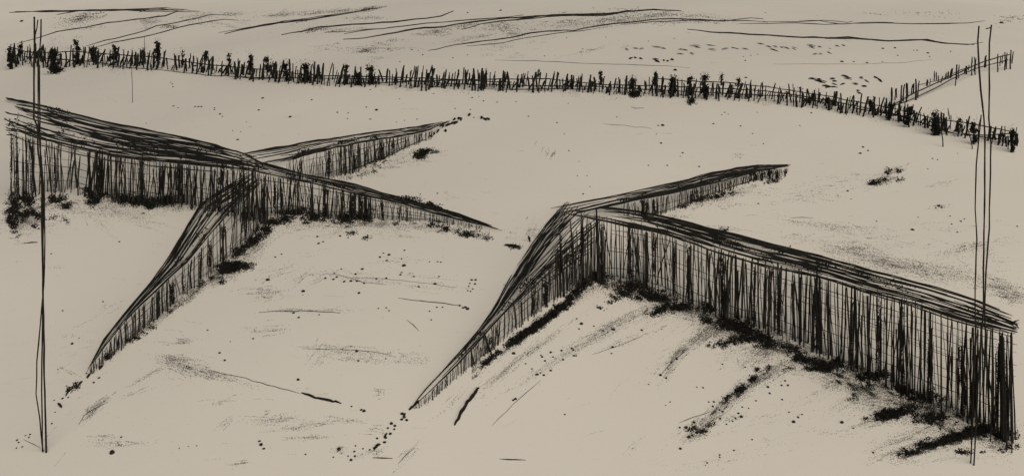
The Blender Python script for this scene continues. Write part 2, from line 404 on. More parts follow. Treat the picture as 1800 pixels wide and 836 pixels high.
K = Arm([(722,722,719,722,718),(759,701,686,750,682),(795,670,651,785,645),(833,639,610,815,611),(864,615,575,843,578),(900,581,537,866,545),(938,552,498,892,496),(967,531,470,912,462),(1006,505,432,945,414),(1046,490,398,982,372)],
        'brushwood fence fanning down left from the right corner to the bottom centre')
K.roof(50, smax=1.04, lmin=0.2, lmax=0.6, th=(1.3, 2.4), drift=0.22)
K.edge(1.95, 0.0, 0.98, 2, (1.6, 2.2), 0.08); K.edge(1.05, 0.1, 0.95, 2, (1.5, 2.4), 0.1)
K.roof(16, smin=0.5, lmin=0.2, lmax=0.45, wmin=0.55, wmax=1.1, th=(1.2, 2.2), drift=0.2)
K.rails([0.8, 0.4], 0.3, 1.0); K.rails([0.1], 0.3, 0.9)
K.wall(770, 870, 3.8, (2.0, 3.8), 2.2, 0.2, 2); K.wall(870, 975, 4.4, (1.6, 3.4), 2.0, 0.25, 5); K.wall(975, 1062, 4.4, (1.6, 3.8), 2.5, 0.3, 30)
K.wall(985, 1064, 6.5, (1.6, 3.2), 3.5, 0.4, 40)
K.wall(728, 772, 3.8, (1.8, 3.2), 2.5, 0.1, 1)
for x, vb, vt, wd in [(937,556,500,7),(960,540,492,6),(958,536,510,8),(985,520,400,4),(1004,510,415,6),(1024,500,400,7),(862,605,590,6)]: K.post(x, vb, vt, wd)
for a in [(861,618,852,585,3.2),(865,622,856,600,3.0),(836,641,828,612,3)]: K.stake(*a)
K.finish()

# ================= FAR FENCE =================
TOPL = [(0,84),(30,80),(100,84),(150,88),(200,90),(250,92),(300,96),(350,102),(400,108),(450,112),(500,113),(560,116),(600,120),(650,124),(700,123),(750,122),(800,126),(850,126),(900,132),(1000,134),(1050,138),(1100,139),(1200,143),(1300,145),(1350,150),(1400,156),(1450,164),(1500,172),(1550,178),(1600,190),(1650,204),(1700,212),(1750,222),(1790,232)]
BOTL = [(0,112),(30,112),(100,115),(150,114),(200,115),(250,118),(300,119),(350,127),(400,132),(450,140),(500,142),(560,144),(600,149),(650,148),(700,151),(750,155),(800,151),(850,156),(900,158),(1000,157),(1050,160),(1150,166),(1250,171),(1300,172),(1350,177),(1400,183),(1450,188),(1500,199),(1550,205),(1600,214),(1650,230),(1700,238),(1750,250),(1790,262)]
far = thing('stake_fence', ground(900, 158), 'long low fence of crooked black stakes and thin rails crossing the whole far field', 'fence')
fs = []
x = 12
while x < 1788:
    t = poly(TOPL, x); b = poly(BOTL, x); hh = b - t
    vb = b + R.uniform(-7, 6); vt = t + R.uniform(-8, 12)
    ln = R.gauss(1.5, 3.2)
    if R.random() < 0.12: ln = R.uniform(6, 12)
    if 1700 < x < 1735 and R.random() < 0.6: x += 6; continue
    wp = R.uniform(1.7, 3.6) * (1.4 if R.random() < 0.12 else 1)
    if R.random() < 0.2: fs.append((x, vb, x + ln, (vt + vb) / 2, wp * 0.8))
    else: fs.append((x, vb, x + ln, vt, wp))
    x += R.choice([1.3, 1.9, 2.5, 3.2, 4.8])
# marked tall or doubled stakes seen in the photograph
for a in [(40,115,38,72,2.4),(80,108,76,78,2.6),(510,143,509,104,3.4),(749,160,750,122,3.2),(760,154,760,118,3.8),(845,158,848,120,4),(850,158,849,125,3.4),(884,160,885,124,3.2),(993,160,998,130,4),(1264,178,1263,148,2.4),(1290,176,1301,142,2.4),(1710,262,1700,222,2.2),(1718,232,1725,203,2.2),(1658,258,1654,205,2.4),(1669,210,1666,190,2)]: fs.append(a)
fs.sort(key=lambda a: -(a[1] - a[3]) * a[4])
for a in fs[:96]: mb = MB(); stake_geo(mb, *a, R.gauss(0, .5)); mb.build('stake', M_WOOD, far)
mb = MB()
for a in fs[96:]: stake_geo(mb, *a, R.gauss(0, .5))
tag(mb.build('thin_stakes', M_WOOD, far), kind='stuff')
def rail_between(parent, pts, wpx, base, name='rail', mat=M_WOOD, step=14):
    """a rail hung on a fence: pixel polyline over the fence's foot line"""
    P = []; r = []; x0, x1 = pts[0][0], pts[-1][0]; n = max(3, int(abs(x1 - x0) / step))
    for i in range(n + 1):
        x = x0 + (x1 - x0) * i / n; g0 = ground(x, poly(base, x)); p = upright(x, poly(pts, x) + R.gauss(0, 0.35), g0[1] - 0.04)
        P.append(p); r.append(wpx * 0.5 * R.uniform(.8, 1.2) * pxsize(p))
    mb = MB(); mb.tube(P, r); return mb.build(name, mat, parent)
rail_between(far, [(15,82),(40,90),(65,94),(130,90),(210,97),(270,100),(350,112),(450,121),(560,133),(700,136),(800,140),(900,145)], 2.0, BOTL)
rail_between(far, [(45,100),(100,104),(160,108),(215,117),(260,121),(340,130),(450,138),(560,137),(700,140),(800,148),(900,150),(1050,152),(1250,163),(1400,170),(1480,187)], 2.0, BOTL)
rail_between(far, [(600,146),(680,145),(750,142),(850,140),(900,139),(960,138),(1050,148),(1100,150),(1150,151),(1300,157),(1350,160),(1450,175),(1550,195),(1600,207)], 2.0, BOTL)
rail_between(far, [(1150,138),(1200,142),(1280,145),(1350,153),(1450,168),(1500,178),(1580,192),(1640,208),(1700,216),(1785,232)], 2.0, BOTL)
rail_between(far, [(1500,190),(1580,203),(1640,223),(1680,236),(1730,238),(1782,234)], 2.4, BOTL)
rail_between(far, [(1690,234),(1720,240),(1765,246)], 2.0, BOTL)
rail_between(far, [(750,150),(790,155),(850,157),(900,158),(960,156),(1050,157)], 1.6, BOTL)
# ground wire running below the left part of the far fence
track = [(160,109),(200,117),(215,119),(280,123),(330,129),(380,134),(430,136),(520,138)]

def shrub(x, yb, yt, wd, label, dens=1.0, fuzz=0.25):
    b = ground(x, yb); px = pxsize(b)
    r = thing('shrub', b, label, 'shrub', 'dark shrubs growing along the far fence')
    mb = MB(); hh = yb - yt
    for k in range(3):
        p = [upright(x + R.uniform(-.2, .2) * wd * (i + .3) / 3, yb - hh * 0.8 * i / 3, b[1]) for i in range(4)]; p[0] = b - np.array([0, 0, .05])
        mb.tube(p, [px * c * 0.5 for c in (2.4, 2, 1.4, .8)], 5)
    mb.build('stem', M_WOOD, r)
    mb = MB(); P = []; S = []
    lob = [(R.uniform(-.28, .28) * wd, R.uniform(0.08, 0.92), R.uniform(.22, .42) * wd) for _ in range(max(3, int(hh / wd * 3.0)))]
    for k in range(int(wd * hh * 1.7 * dens)):
        lx, lf, lr = R.choice(lob); a = NP.normal(0, 0.62, 3)
        u = x + lx + a[0] * lr; v = yb - lf * hh + a[2] * lr
        p = upright(u, v, b[1] + a[1] * lr * px)
        if p[2] < hgt(p[0], p[1]): continue
        P.append(p); S.append(px * R.uniform(1.0, 2.1))
    for k in range(int(wd * hh * fuzz)):
        u = x + R.gauss(0, wd * .48); v = yb - R.uniform(-0.02, 1.15) * hh
        p = upright(u, v, b[1] + R.gauss(0, wd * .3) * px)
        if p[2] < hgt(p[0], p[1]): continue
        P.append(p); S.append(px * R.uniform(0.5, 1.0))
    mb.leaves(P, S); mb.build('foliage', M_SCRUB, r)
SHR = [(18,122,82,11,'narrow black shrub standing at the far left end of the far fence'),
 (36,102,76,8,'ragged shrub on the far fence just left of the left tall poles'),
 (52,106,84,6,'thin wispy shrub touching the left tall poles'),
 (95,130,72,15,'broad black shrub with a round dark foot right of the left tall poles'),
 (135,114,70,10,'bushy topped shrub where the first long furrow meets the far fence'),
 (163,108,82,10,'squat shrub at the start of the two thin furrows'),
 (200,114,78,10,'round topped shrub leaning over the rail near the thin furrows'),
 (252,112,82,9,'loose twiggy shrub under the short vertical wire'),
 (277,116,72,9,'two headed shrub rising above the far fence'),
 (320,118,88,7,'small pale shrub with a dark head near the left third'),
 (362,108,88,7,'lone round shrub head floating over thin stakes'),
 (403,116,92,8,'faint sparse shrub beside a leaning stake'),
 (440,132,92,8,'narrow shrub with a bent black top'),
 (470,128,101,12,'dense egg shaped shrub, first of three close together'),
 (503,144,106,9,'dark upright shrub, middle one of three close together'),
 (536,145,109,15,'wide dark shrub, last of three close together'),
 (608,138,112,7,'small shrub with a blunt head hugging a stake'),
 (630,150,122,10,'low black shrub squeezed between doubled stakes'),
 (652,148,112,12,'shaggy shrub with grey fringe over the rails'),
 (946,136,122,7,'tiny faint shrub head above the middle stakes'),
 (1056,150,124,6,'slim solid black shrub like an upright finger'),
 (1112,156,134,13,'shrub standing above the big black clump at the fence foot'),
 (1151,150,127,9,'tuft headed shrub behind the long upper rail'),
 (1184,170,134,14,'tall dark shrub curving to the left, upper half black'),
 (1213,168,134,9,'small square headed shrub above a fallen dark clump'),
 (1239,174,131,13,'shaggy shrub with black crown right of the square headed one'),
 (1268,150,128,8,'pale grey feathery shrub rising over the upper rail'),
 (1298,152,134,9,'pale grey shrub leaning right above the stakes'),
 (1285,166,152,8,'short shrub tucked among stakes at the fence foot'),
 (1407,160,152,5,'tiny round shrub head above the fence line'),
 (1430,178,158,10,'small dense shrub where the fence starts to fall to the right'),
 (1456,190,168,9,'low shrub between crowded stakes'),
 (1530,192,172,9,'grey topped shrub left of the side fence corner'),
 (1564,212,178,9,'shrub standing at the corner of the side fence'),
 (1598,224,190,15,'round black shrub with heavy foot right of the side fence'),
 (1599,202,192,7,'small round bush head just above the heavy footed shrub'),
 (1645,238,196,17,'widest ragged shrub on the falling right part of the fence'),
 (1684,240,206,12,'speckled loose shrub left of the right tall poles'),
 (1712,254,208,11,'leaning black shrub touching the right tall poles'),
 (1779,268,224,10,'last shrub of the far fence at the right edge')]
for i, (x, yb, yt, wd, lb) in enumerate(SHR):
    pale = any(k in lb for k in ('faint', 'pale', 'wispy', 'loose', 'tiny'))
    shrub(x, yb, yt, wd, lb, 0.25 if pale else 1.0, 0.35 if pale else 0.25)

# ================= SMALL SIDE FENCE, TOP RIGHT =================
sb = [(1560,188),(1570,186),(1610,176),(1650,158),(1680,150),(1710,134),(1735,124),(1760,124),(1785,122)]
side = thing('side_fence', ground(1680, 150), 'short sparse stake fence climbing to the top right corner with three thin rails', 'fence')
for x, y0, y1, wp in [(1567,186,154,3.6),(1573,176,156,2),(1576,172,155,2),(1584,181,150,3.2),(1588,178,148,2.4),(1593,180,146,3),(1595,172,147,3),(1602,166,148,2.2),(1606,164,146,2.6),(1610,176,139,3.4),(1613,172,142,2.4),(1629,151,140,3.2),(1634,149,138,1.8),(1642,142,125,2.2),(1646,141,127,2.2),(1650,144,133,2),(1654,146,134,2),(1662,140,128,3),(1666,139,126,3),(1670,138,121,2.4),(1673,136,120,2),(1679,151,114,2.2),(1682,140,113,2.2),(1685,138,114,2),(1695,130,116,3),(1699,131,116,2.4),(1702,124,114,2),(1708,133,100,2.4),(1712,126,100,2.2),(1714,132,102,2.2),(1731,119,99,3.4),(1733,118,97,2.4),(1754,127,95,2.4),(1758,116,98,2),(1762,112,96,2),(1766,124,92,2.4),(1769,122,93,2.2),(1776,122,88,2.8),(1779,112,91,2)]:
    mb = MB(); stake_geo(mb, x, y0, x + R.gauss(1, 1.2), y1, wp, R.gauss(0, .4)); mb.build('stake', M_WOOD, side)
rail_between(side, [(1568,186),(1600,176),(1646,154),(1679,136),(1722,118),(1772,106)], 1.6, sb)
rail_between(side, [(1568,185),(1610,162),(1646,146),(1687,127),(1722,111),(1752,101),(1775,96)], 2.0, sb)
rail_between(side, [(1614,150),(1652,141),(1684,125),(1702,119)], 1.4, sb)

# ================= TALL POLES =================
def tall_poles(bx, by, polys, label):
    b = ground(bx, by)
    r = thing('tall_poles', b, label, 'tall poles')
    for k, (pts, wp) in enumerate(polys):
        fine = []
        for (x0, y0), (x1, y1) in zip(pts[:-1], pts[1:]):
            n = max(1, int(abs(y1 - y0) / 25))
            for i in range(n): fine.append((x0 + (x1 - x0) * i / n + R.gauss(0, .3), y0 + (y1 - y0) * i / n))
        fine.append(pts[-1])
        P = [upright(u, v, b[1] + 0.03 * k) for u, v in fine]
        if pts[-1][1] > by - 30: P[-1][2] = min(P[-1][2], b[2] - 0.03)
        mb = MB(); mb.tube(P, [wp * .5 * R.uniform(.85, 1.15) * pxsize(p) for p in P], 6); mb.build('pole', M_WOOD, r)
tall_poles(77, 795, [
 ([(60,30),(61,53),(60,113),(60,208),(65,222),(67,263),(73,315),(74,400),(75,468),(76,530),(78,661),(80,740),(81,788)], 3.6),
 ([(72,34),(72,63),(67,113),(67,208),(69,240),(73,284),(78,347),(79,420),(77,500),(73,545),(65,635),(63,692),(70,734),(76,796)], 2.6),
 ([(69,115),(70,208),(70,260),(75,320),(76,420),(75,500),(75,560),(74,609),(73,661),(75,796)], 2.6),
 ([(67,35),(65,50),(61,62),(61,100)], 2.4)], 'bundle of tall thin wavy poles standing in the left foreground, rising past every fence')
tall_poles(1709, 817, [
 ([(1721,46),(1719,73),(1721,118),(1724,158),(1730,208),(1731,242),(1731,335),(1729,438),(1729,504),(1729,541),(1722,620),(1718,700),(1712,817)], 3.2),
 ([(1743,44),(1739,75),(1739,126),(1738,208),(1742,251),(1741,304),(1739,367),(1739,400),(1733,478),(1731,541),(1733,600),(1729,680)], 3.0),
 ([(1725,202),(1720,251),(1716,289),(1714,367),(1717,420),(1714,504),(1714,598),(1712,660),(1710,740),(1706,818)], 2.6),
 ([(1733,51),(1741,49)], 2.0)], 'bundle of tall thin wavy poles in the right foreground before the tallest fence')
for (x, y0, y1, wp, lb) in [(233,180,116,1.0,'single hair thin rod standing on the bare slope below the far fence'),(255,100,64,1.0,'short hair thin rod rising above the far fence to a furrow')]:
    mb = MB(); stake_geo(mb, x, y0, x - 1.5, y1, wp, 0); tag(mb.build('thin_rod', M_THIN), lb, 'rod')

# ================= FURROWS ON THE FAR FIELD =================
def on_ground_line(pts, wpx, name='furrow', mat=M_LINE, label=None, cat=None, group=None, kind='structure', step=16, taper=True, jit=0.35):
    P = []; r = []; seg = []
    for (x0, y0), (x1, y1) in zip(pts[:-1], pts[1:]):
        n = max(1, int(math.hypot(x1 - x0, y1 - y0) / step))
        for i in range(n): seg.append((x0 + (x1 - x0) * i / n + R.gauss(0, .2), y0 + (y1 - y0) * i / n + R.gauss(0, jit)))
    seg.append(pts[-1]); n = len(seg)
    for i, (u, v) in enumerate(seg):
        p = ground(u, v); e = min(i, n - 1 - i) / max(1, n * 0.25); k = min(1, 0.45 + e) if taper else 1
        rr = wpx * .5 * k * R.uniform(.8, 1.2) * pxsize(p); p[2] += rr * 0.5; P.append(p); r.append(rr)
    mb = MB(); mb.tube(P, r, 5); o = mb.build(name, mat); tag(o, label, cat, group, kind); return o
FUR = [([(16,23),(75,20),(140,20),(200,19),(262,18),(320,18),(352,21)],2.4),([(26,21),(90,22),(160,19),(235,17),(290,15),(330,17)],2.0),
 ([(100,26),(140,20),(200,18),(240,20),(300,22),(331,18)],2.6),([(245,22),(262,16),(295,17)],2.6),([(240,18),(290,19),(330,20)],1.6),
 ([(30,77),(60,69),(100,57),(150,49),(190,41),(240,35),(290,29),(310,22),(330,22),(350,21)],2.4),
 ([(152,82),(185,72),(220,64),(255,54),(275,46),(310,41),(345,33),(370,27),(400,27)],2.0),
 ([(165,85),(200,75),(250,66),(290,56),(330,45),(370,38),(395,35),(420,36)],2.0),
 ([(395,60),(440,50),(490,42),(540,36),(590,28),(630,21),(660,15)],3.2),([(384,58),(430,50),(500,38),(560,30),(620,21)],1.6),
 ([(495,62),(530,56),(560,49),(620,44),(690,40),(750,33),(775,29),(797,20)],3.0),
 ([(605,60),(640,54),(690,49),(750,42),(820,36),(890,31),(920,27)],2.2),([(570,58),(610,56),(660,50)],1.2),
 ([(603,70),(640,68),(680,61),(730,52),(780,48),(820,41),(890,33),(960,29),(1060,28),(1100,22),(1150,18),(1198,20)],3.4),
 ([(812,53),(845,43),(880,38),(940,33),(1000,27),(1060,25),(1115,19)],2.4),([(900,36),(970,27),(1030,26),(1080,24)],2.4),
 ([(752,89),(800,80),(850,73),(900,67),(930,60),(960,56),(1010,54),(1060,45),(1110,40),(1160,34),(1220,35),(1270,38),(1320,32),(1342,34)],2.6),
 ([(820,81),(870,78),(920,68),(970,60),(1020,55),(1055,49)],1.6),([(1090,44),(1150,39),(1210,37),(1280,37),(1330,37),(1350,40)],1.6),
 ([(1300,42),(1350,42),(1400,41),(1450,44),(1500,42),(1560,41),(1620,43),(1700,41),(1731,37)],1.6),
 ([(1340,38),(1400,39),(1440,37),(1480,43),(1520,40),(1571,40)],1.2),([(1405,37),(1450,36),(1490,40),(1500,37)],1.0),
 ([(1208,53),(1250,57),(1300,61),(1350,63),(1410,67),(1450,68),(1490,67),(1560,73),(1620,71),(1660,77),(1712,79)],3.2),
 ([(1450,68),(1500,69),(1570,73),(1630,70),(1655,76),(1700,80),(1728,75)],2.2),
 ([(870,106),(960,108),(1020,112),(1100,114),(1170,116),(1213,120)],1.0),
 ([(1360,113),(1450,113),(1520,113),(1590,110),(1640,105)],0.6),
 (track,1.4)]
for pts, wp in FUR: on_ground_line(pts, wp * 1.12)

# ================= SCATTERED CRUMBS, SMUDGES AND SCRUB =================
def ell(n, cx, cy, rx, ry, ang=0, core=0.6):
    a = NP.normal(0, core, (n, 2)); c, s_ = math.cos(rad(ang)), math.sin(rad(ang))
    return [(cx + rx * p[0] * c + ry * p[1] * s_, cy - rx * p[0] * s_ + ry * p[1] * c) for p in a]
dust = MB()
def world_ang(u, v, ang):
    a = ground(u, v); b = ground(u + 6 * math.cos(rad(ang)), v - 6 * math.sin(rad(ang))); return math.atan2(b[1] - a[1], b[0] - a[0])
def smear(cx, cy, rx, ry, ang, n, size=(0.35, 0.9), el=1.0, sang=None, mb=None):
    n = int(n * 2.2)
    mb = mb or dust
    nc = max(4, n // 16); C = ell(nc, cx, cy, rx, ry, ang, 0.55); A_ = ang if sang is None else sang
    wa = world_ang(cx, cy, A_); ln = NP.uniform(2, 5 + rx * 0.35, nc); th_ = NP.exponential(0.7, nc) + 0.25; dr = NP.normal(0, 6, nc)
    P = []; S = []
    for k in range(n):
        i = int(NP.integers(nc)); c = C[i]; g1 = NP.normal(0, ln[i]); g2 = NP.normal(0, th_[i]); q = rad(A_ + dr[i])
        u = c[0] + g1 * math.cos(q) + g2 * math.sin(q); v = c[1] - g1 * math.sin(q) + g2 * math.cos(q)
        p = ground(u, v); P.append(p); S.append(pxsize(p) * NP.uniform(*size) * 1.15)
    mb.chips(P, S, el, wa)
def band(pts, half, n, size=(0.35, 0.9), el=1.0, mb=None):
    mb = mb or dust; L = [0]
    for a, b in zip(pts[:-1], pts[1:]): L.append(L[-1] + math.hypot(b[0] - a[0], b[1] - a[1]))
    P = []; S = []
    for k in range(n):
        t = NP.uniform(0, L[-1]); u = np.interp(t, L, [p[0] for p in pts]); v = np.interp(t, L, [p[1] for p in pts])
        h_ = half * (0.5 + 0.5 * math.sin(t * 0.11) ** 2)
        u += NP.normal(0, 2); v += NP.normal(0, h_ * .5); p = ground(u, v); P.append(p); S.append(pxsize(p) * NP.uniform(*size))
    mb.chips(P, S, el, world_ang(pts[0][0], pts[0][1], math.degrees(math.atan2(pts[0][1] - pts[-1][1], pts[-1][0] - pts[0][0]))))
# far field wiped tone
for a in [(140,35,30,8,12,420),(150,50,25,5,5,90),(265,38,20,8,10,260),(300,48,14,4,0,80),(345,30,30,5,8,200),(380,42,40,6,-5,120),(410,26,30,3,3,240),(430,38,20,4,0,60),
 (490,26,20,6,10,260),(510,24,40,3,6,260),(560,22,30,3,8,240),(600,20,20,3,6,160),(650,16,15,3,8,300),(560,52,25,4,8,200),(640,32,35,3,3,110),(600,54,30,3,5,110),(535,36,20,3,5,80),
 (770,56,16,6,0,260),(750,60,25,4,0,60),(650,88,30,5,3,260),(665,78,18,3,0,60),(690,72,25,3,8,60),(640,90,8,4,0,110),(665,102,12,3,0,50),(590,82,25,8,0,60),(560,88,15,4,0,30),(700,86,20,3,0,50),
 (820,45,25,5,8,200),(880,45,25,8,3,260),(830,68,40,5,10,220),(870,85,25,8,8,110),(890,52,20,5,0,100),(910,60,18,5,5,160),(905,100,20,5,0,40),(860,97,10,2,10,22),
 (1050,40,50,8,6,520),(1090,36,40,8,6,380),(1000,38,25,5,0,90),(1160,27,35,4,4,200),(1200,38,60,5,0,240),(950,75,20,5,15,40),(1040,88,40,2,12,120),(1100,82,12,2,5,20),
 (1250,30,60,5,0,120),(960,45,60,10,4,160),(1775,32,18,8,0,90),(1650,28,80,5,0,40),(1120,20,80,4,0,60)]:
    smear(*a, size=(0.3, 0.95), el=1.6)
# around the left fences
for a in [(30,380,18,35,0,900),(60,392,45,16,0,500),(110,365,60,12,-10,500),(200,368,60,10,-8,700),(290,362,60,8,0,600),(240,385,60,10,-15,260),(170,380,25,16,-50,160),
 (440,440,40,18,42,1500),(395,482,40,12,25,900),(330,520,50,8,38,500),(270,565,35,8,35,420),(235,590,30,8,35,360),(360,500,40,10,35,400),(470,400,30,12,20,700),(560,392,60,9,0,600),(650,395,50,7,-5,400),
 (740,398,40,8,-10,350),(800,406,40,6,-10,300),(690,410,50,10,-5,160),(600,405,40,8,10,240),(530,400,40,8,5,200),
 (745,270,26,6,6,380),(715,285,30,5,3,160),(670,294,30,5,0,130),(640,305,30,5,-3,160),(610,312,20,4,0,120),
 (900,405,8,10,0,30),(788,345,8,8,0,26),(940,410,15,14,0,70)]:
    smear(*a, size=(0.35, 1.0))
# slopes between the two groups
for a in [(330,645,45,16,-15,700),(310,630,20,8,0,220),(380,660,50,7,-15,320),(170,712,22,7,32,260),(158,730,20,3,40,80),(320,600,15,8,0,110),(260,660,40,4,30,120),(240,690,30,3,20,40),
 (490,475,40,14,20,140),(460,515,25,14,10,300),(530,490,20,6,40,80),(555,490,10,10,30,60),(590,480,40,8,0,90),(640,492,60,6,-4,120),(700,460,50,14,0,70),(760,500,60,20,-5,150),
 (540,545,60,3,1,220),(470,580,30,8,4,130),(620,620,80,5,-3,180),(590,610,50,3,-3,140),(640,632,70,4,-3,200),(700,625,40,12,-5,140),(560,620,20,20,50,80),
 (480,740,50,6,4,160),(540,748,60,5,8,180),(540,768,35,3,3,110),(480,730,30,5,0,70),(610,738,40,3,-5,80),(664,692,6,10,0,50),(660,758,10,8,0,60),(595,790,8,8,0,70),(650,796,25,6,20,90),
 (180,770,25,8,0,80),(210,780,40,5,4,110),(395,702,15,8,10,40),(400,745,12,10,40,50),(420,812,12,4,0,60),(180,545,30,10,30,50),(100,470,16,3,0,18),(120,655,14,6,-20,40),(150,600,40,30,0,40),(290,605,8,4,0,18),
 (720,795,25,8,45,80),(880,660,60,8,40,220),(800,700,40,8,42,60),(930,620,60,6,38,220)]:
    smear(*a, size=(0.3, 0.85), el=1.8)
# below and behind the right fences
for a in [(1120,510,60,16,-12,1700),(1200,540,60,16,-18,1300),(1290,580,60,22,-20,1900),(1160,545,50,16,20,600),(1100,560,60,10,25,420),(1240,590,40,10,20,420),(1330,620,50,18,10,500),(1440,645,60,18,-8,1100),(1080,500,50,14,-30,500),(1250,575,40,18,40,900),(1350,612,40,16,40,900),(1530,690,50,20,30,900),(1480,662,40,14,30,700),(1390,612,30,10,-10,500),
 (1480,670,60,18,-18,700),(1570,710,50,26,0,1500),(1640,720,60,34,-10,2200),(1700,760,80,18,8,1600),(1620,790,50,10,15,700),(1760,770,24,20,0,800),(1540,740,40,8,12,400),(1600,765,60,8,20,400),(1580,792,40,6,18,260),
 (1300,690,50,14,38,900),(1340,660,40,10,35,500),(1240,745,45,10,32,500),(1225,762,26,9,20,360),(1390,640,50,12,30,420),(1200,615,60,12,35,420),(1180,650,25,6,50,130),(1290,735,15,8,20,80),
 (1000,620,110,8,32,600),(1060,585,60,10,25,500),(1100,600,50,4,20,160),(960,600,50,6,35,160),(900,640,60,6,40,240),
 (1260,345,40,8,10,420),(1230,352,40,5,10,260),(1300,338,40,8,0,200),(1250,360,60,6,0,140),(1180,380,40,4,0,120),(1280,400,30,4,-10,60),
 (1555,310,34,8,22,420),(1560,318,26,5,20,260),(1650,325,25,5,10,50),(1450,330,70,12,8,150),(1420,345,60,16,5,130),(1480,310,50,3,5,40),(1450,395,100,6,-6,240),(1480,400,60,5,-5,160),(1540,415,50,10,-5,120),(1400,420,30,8,0,80),
 (1500,440,50,14,-10,900),(1560,465,60,14,-15,1000),(1610,470,80,12,-10,600),(1650,480,60,18,-10,600),(1700,440,60,14,10,240),(1710,430,30,6,10,160),(1760,505,40,14,-15,700),(1770,520,24,10,-10,400),(1480,470,50,8,-15,300),(1720,470,60,30,0,200),
 (1655,363,12,5,0,60),(1620,430,60,3,0,60),(1655,400,60,10,0,60),(1345,445,30,8,-10,150),(1210,400,30,4,0,80),(935,405,12,14,60,130),(964,268,5,14,62,80),(1304,275,6,8,0,30),
 (1300,800,120,14,15,120),(1440,760,60,8,0,60),(1380,720,80,20,20,90),(1100,790,40,6,40,30),(1640,810,40,4,5,60)]:
    smear(*a, size=(0.35, 1.0), el=1.3)
# faint broken scratches of soil
for k in range(190):
    u = NP.uniform(30, 1770); v = 20 + 795 * NP.uniform() ** 0.9
    a = NP.normal(38, 10) if (v > 560 and u > 850) or (v > 620 and u < 330) else NP.normal(-2, 7)
    L_ = NP.uniform(6, 38); n = int(L_ * NP.uniform(0.5, 1.5)); P = []; S = []; cv = NP.normal(0, 0.004)
    for q in range(n):
        t = NP.uniform(-.5, .5) * L_; p = ground(u + t * math.cos(rad(a)), v - t * math.sin(rad(a)) + cv * t * t + NP.normal(0, .35)); P.append(p); S.append(pxsize(p) * NP.uniform(.2, .55))
    dust.chips(P, S, 2.0, world_ang(u, v, a))
# thin sprinkling over the whole field
P = []; S = []
for k in range(2600):
    u = NP.uniform(14, 1786); v = 14 + 806 * NP.uniform(0, 1); p = ground(u, v); P.append(p); S.append(pxsize(p) * (0.22 + 0.5 * NP.uniform() ** 3))
dust.chips(P, S, 2.2, 0.1)
o = dust.build('soil_crumbs', M_DUST); tag(o, 'fine grey soil crumbs strewn over the pale slopes', 'soil', kind='stuff')

# dense dark scrub at the foot of each fence
def scrub(items, label):
    mb = MB()
    for cx, cy, rx, ry, ang, n in items:
        n = int(n * 3.2); nc = max(3, int(n / 26)); C = ell(nc, cx, cy, rx, ry, ang, 0.42); P = []; S = []; P2 = []; S2 = []
        for k in range(n):
            c = C[int(NP.integers(nc))]
            u = c[0] + NP.normal(0, 3.2); v = c[1] + NP.normal(0, 2.0); p = ground(u, v); px = pxsize(p)
            if NP.uniform() < 0.55: P.append(p); S.append(px * NP.uniform(1.0, 2.3))
            else: P2.append(p + np.array([0, 0, abs(NP.normal(0, 2.0)) * px])); S2.append(px * NP.uniform(0.9, 2.2))
        mb.chips(P, S, 1.0, 0, 0.7); mb.leaves(P2, S2)
    tag(mb.build('scrub', M_SCRUB), label, 'scrub', kind='stuff')
scrub([(24,375,12,40,0,620),(45,352,22,12,0,300),(62,378,20,7,-25,200),(38,380,10,8,0,80),(100,350,22,8,-5,200),(118,362,16,8,0,70),(164,352,12,15,0,260),(178,345,14,8,0,60),(150,335,16,6,0,60),(240,354,40,9,-4,620),(290,352,26,9,3,340),(265,362,20,6,0,150),(215,350,14,10,0,120),(95,382,8,4,0,14),(115,386,6,4,0,16),(62,398,6,5,0,16)],
      'dark tangled scrub along the foot of the long left fence')
scrub([(411,469,34,8,4,900),(400,474,24,6,8,300),(445,426,34,9,28,420),(465,402,24,12,30,240),(490,388,30,8,15,260),(520,374,34,7,0,320),(560,383,26,7,-5,220),(608,385,22,8,-5,300),(630,380,14,8,0,160),(645,385,10,6,0,90),(540,388,50,5,0,90),(420,440,22,10,35,130),(370,492,30,5,25,36),(350,500,14,5,25,22),(388,497,8,3,0,26),(300,545,40,4,36,20),(235,598,14,5,30,40),(255,585,26,4,30,30),(130,680,12,6,40,60),(190,625,24,4,38,70),(762,396,16,5,-15,60),(785,402,9,5,-10,60),(822,412,20,4,-10,130),(858,420,4,4,0,24),(618,408,8,3,10,24),(640,418,12,2,0,18),(660,368,6,3,0,8),(905,434,16,2.5,-6,46),(725,350,14,3,-12,60),(752,361,18,3,-12,110),(768,366,9,3,-12,60)],
      'dark scrub and one solid black patch below the left crossing')
scrub([(745,268,18,4,10,190),(738,275,14,4,-5,120),(672,281,8,4,0,30),(650,288,8,3,0,24),(635,308,4,2,0,8),(656,302,8,2,0,12),(660,293,8,2,0,8)],
      'small black scrub patch lying beyond the receding left fence')
scrub([(948,570,62,6,34,900),(915,592,40,6,34,500),(980,545,36,7,36,480),(1005,520,22,7,45,240),(870,625,34,4,38,160),(850,640,16,3,38,60),(1022,502,20,7,45,160)],
      'thick black strip of scrub under the fence fanning left from the right corner')
scrub([(1052,488,22,9,0,320),(1030,500,20,8,20,160),(1110,503,40,10,-12,420),(1090,520,36,14,20,240),(1150,522,45,12,-8,560),(1190,540,30,8,10,380),(1160,545,18,6,25,160),(1245,540,22,10,-10,200),(1240,560,18,10,0,90),(1290,572,40,12,-14,800),(1330,592,28,14,-10,520),(1290,600,50,10,15,300),(1350,605,18,8,0,150),(1420,634,30,8,-10,300),(1450,645,36,9,2,620),(1390,615,20,8,0,120),(1475,632,14,5,10,70)],
      'dense dark scrub along the left half of the tallest fence, below the right corner')
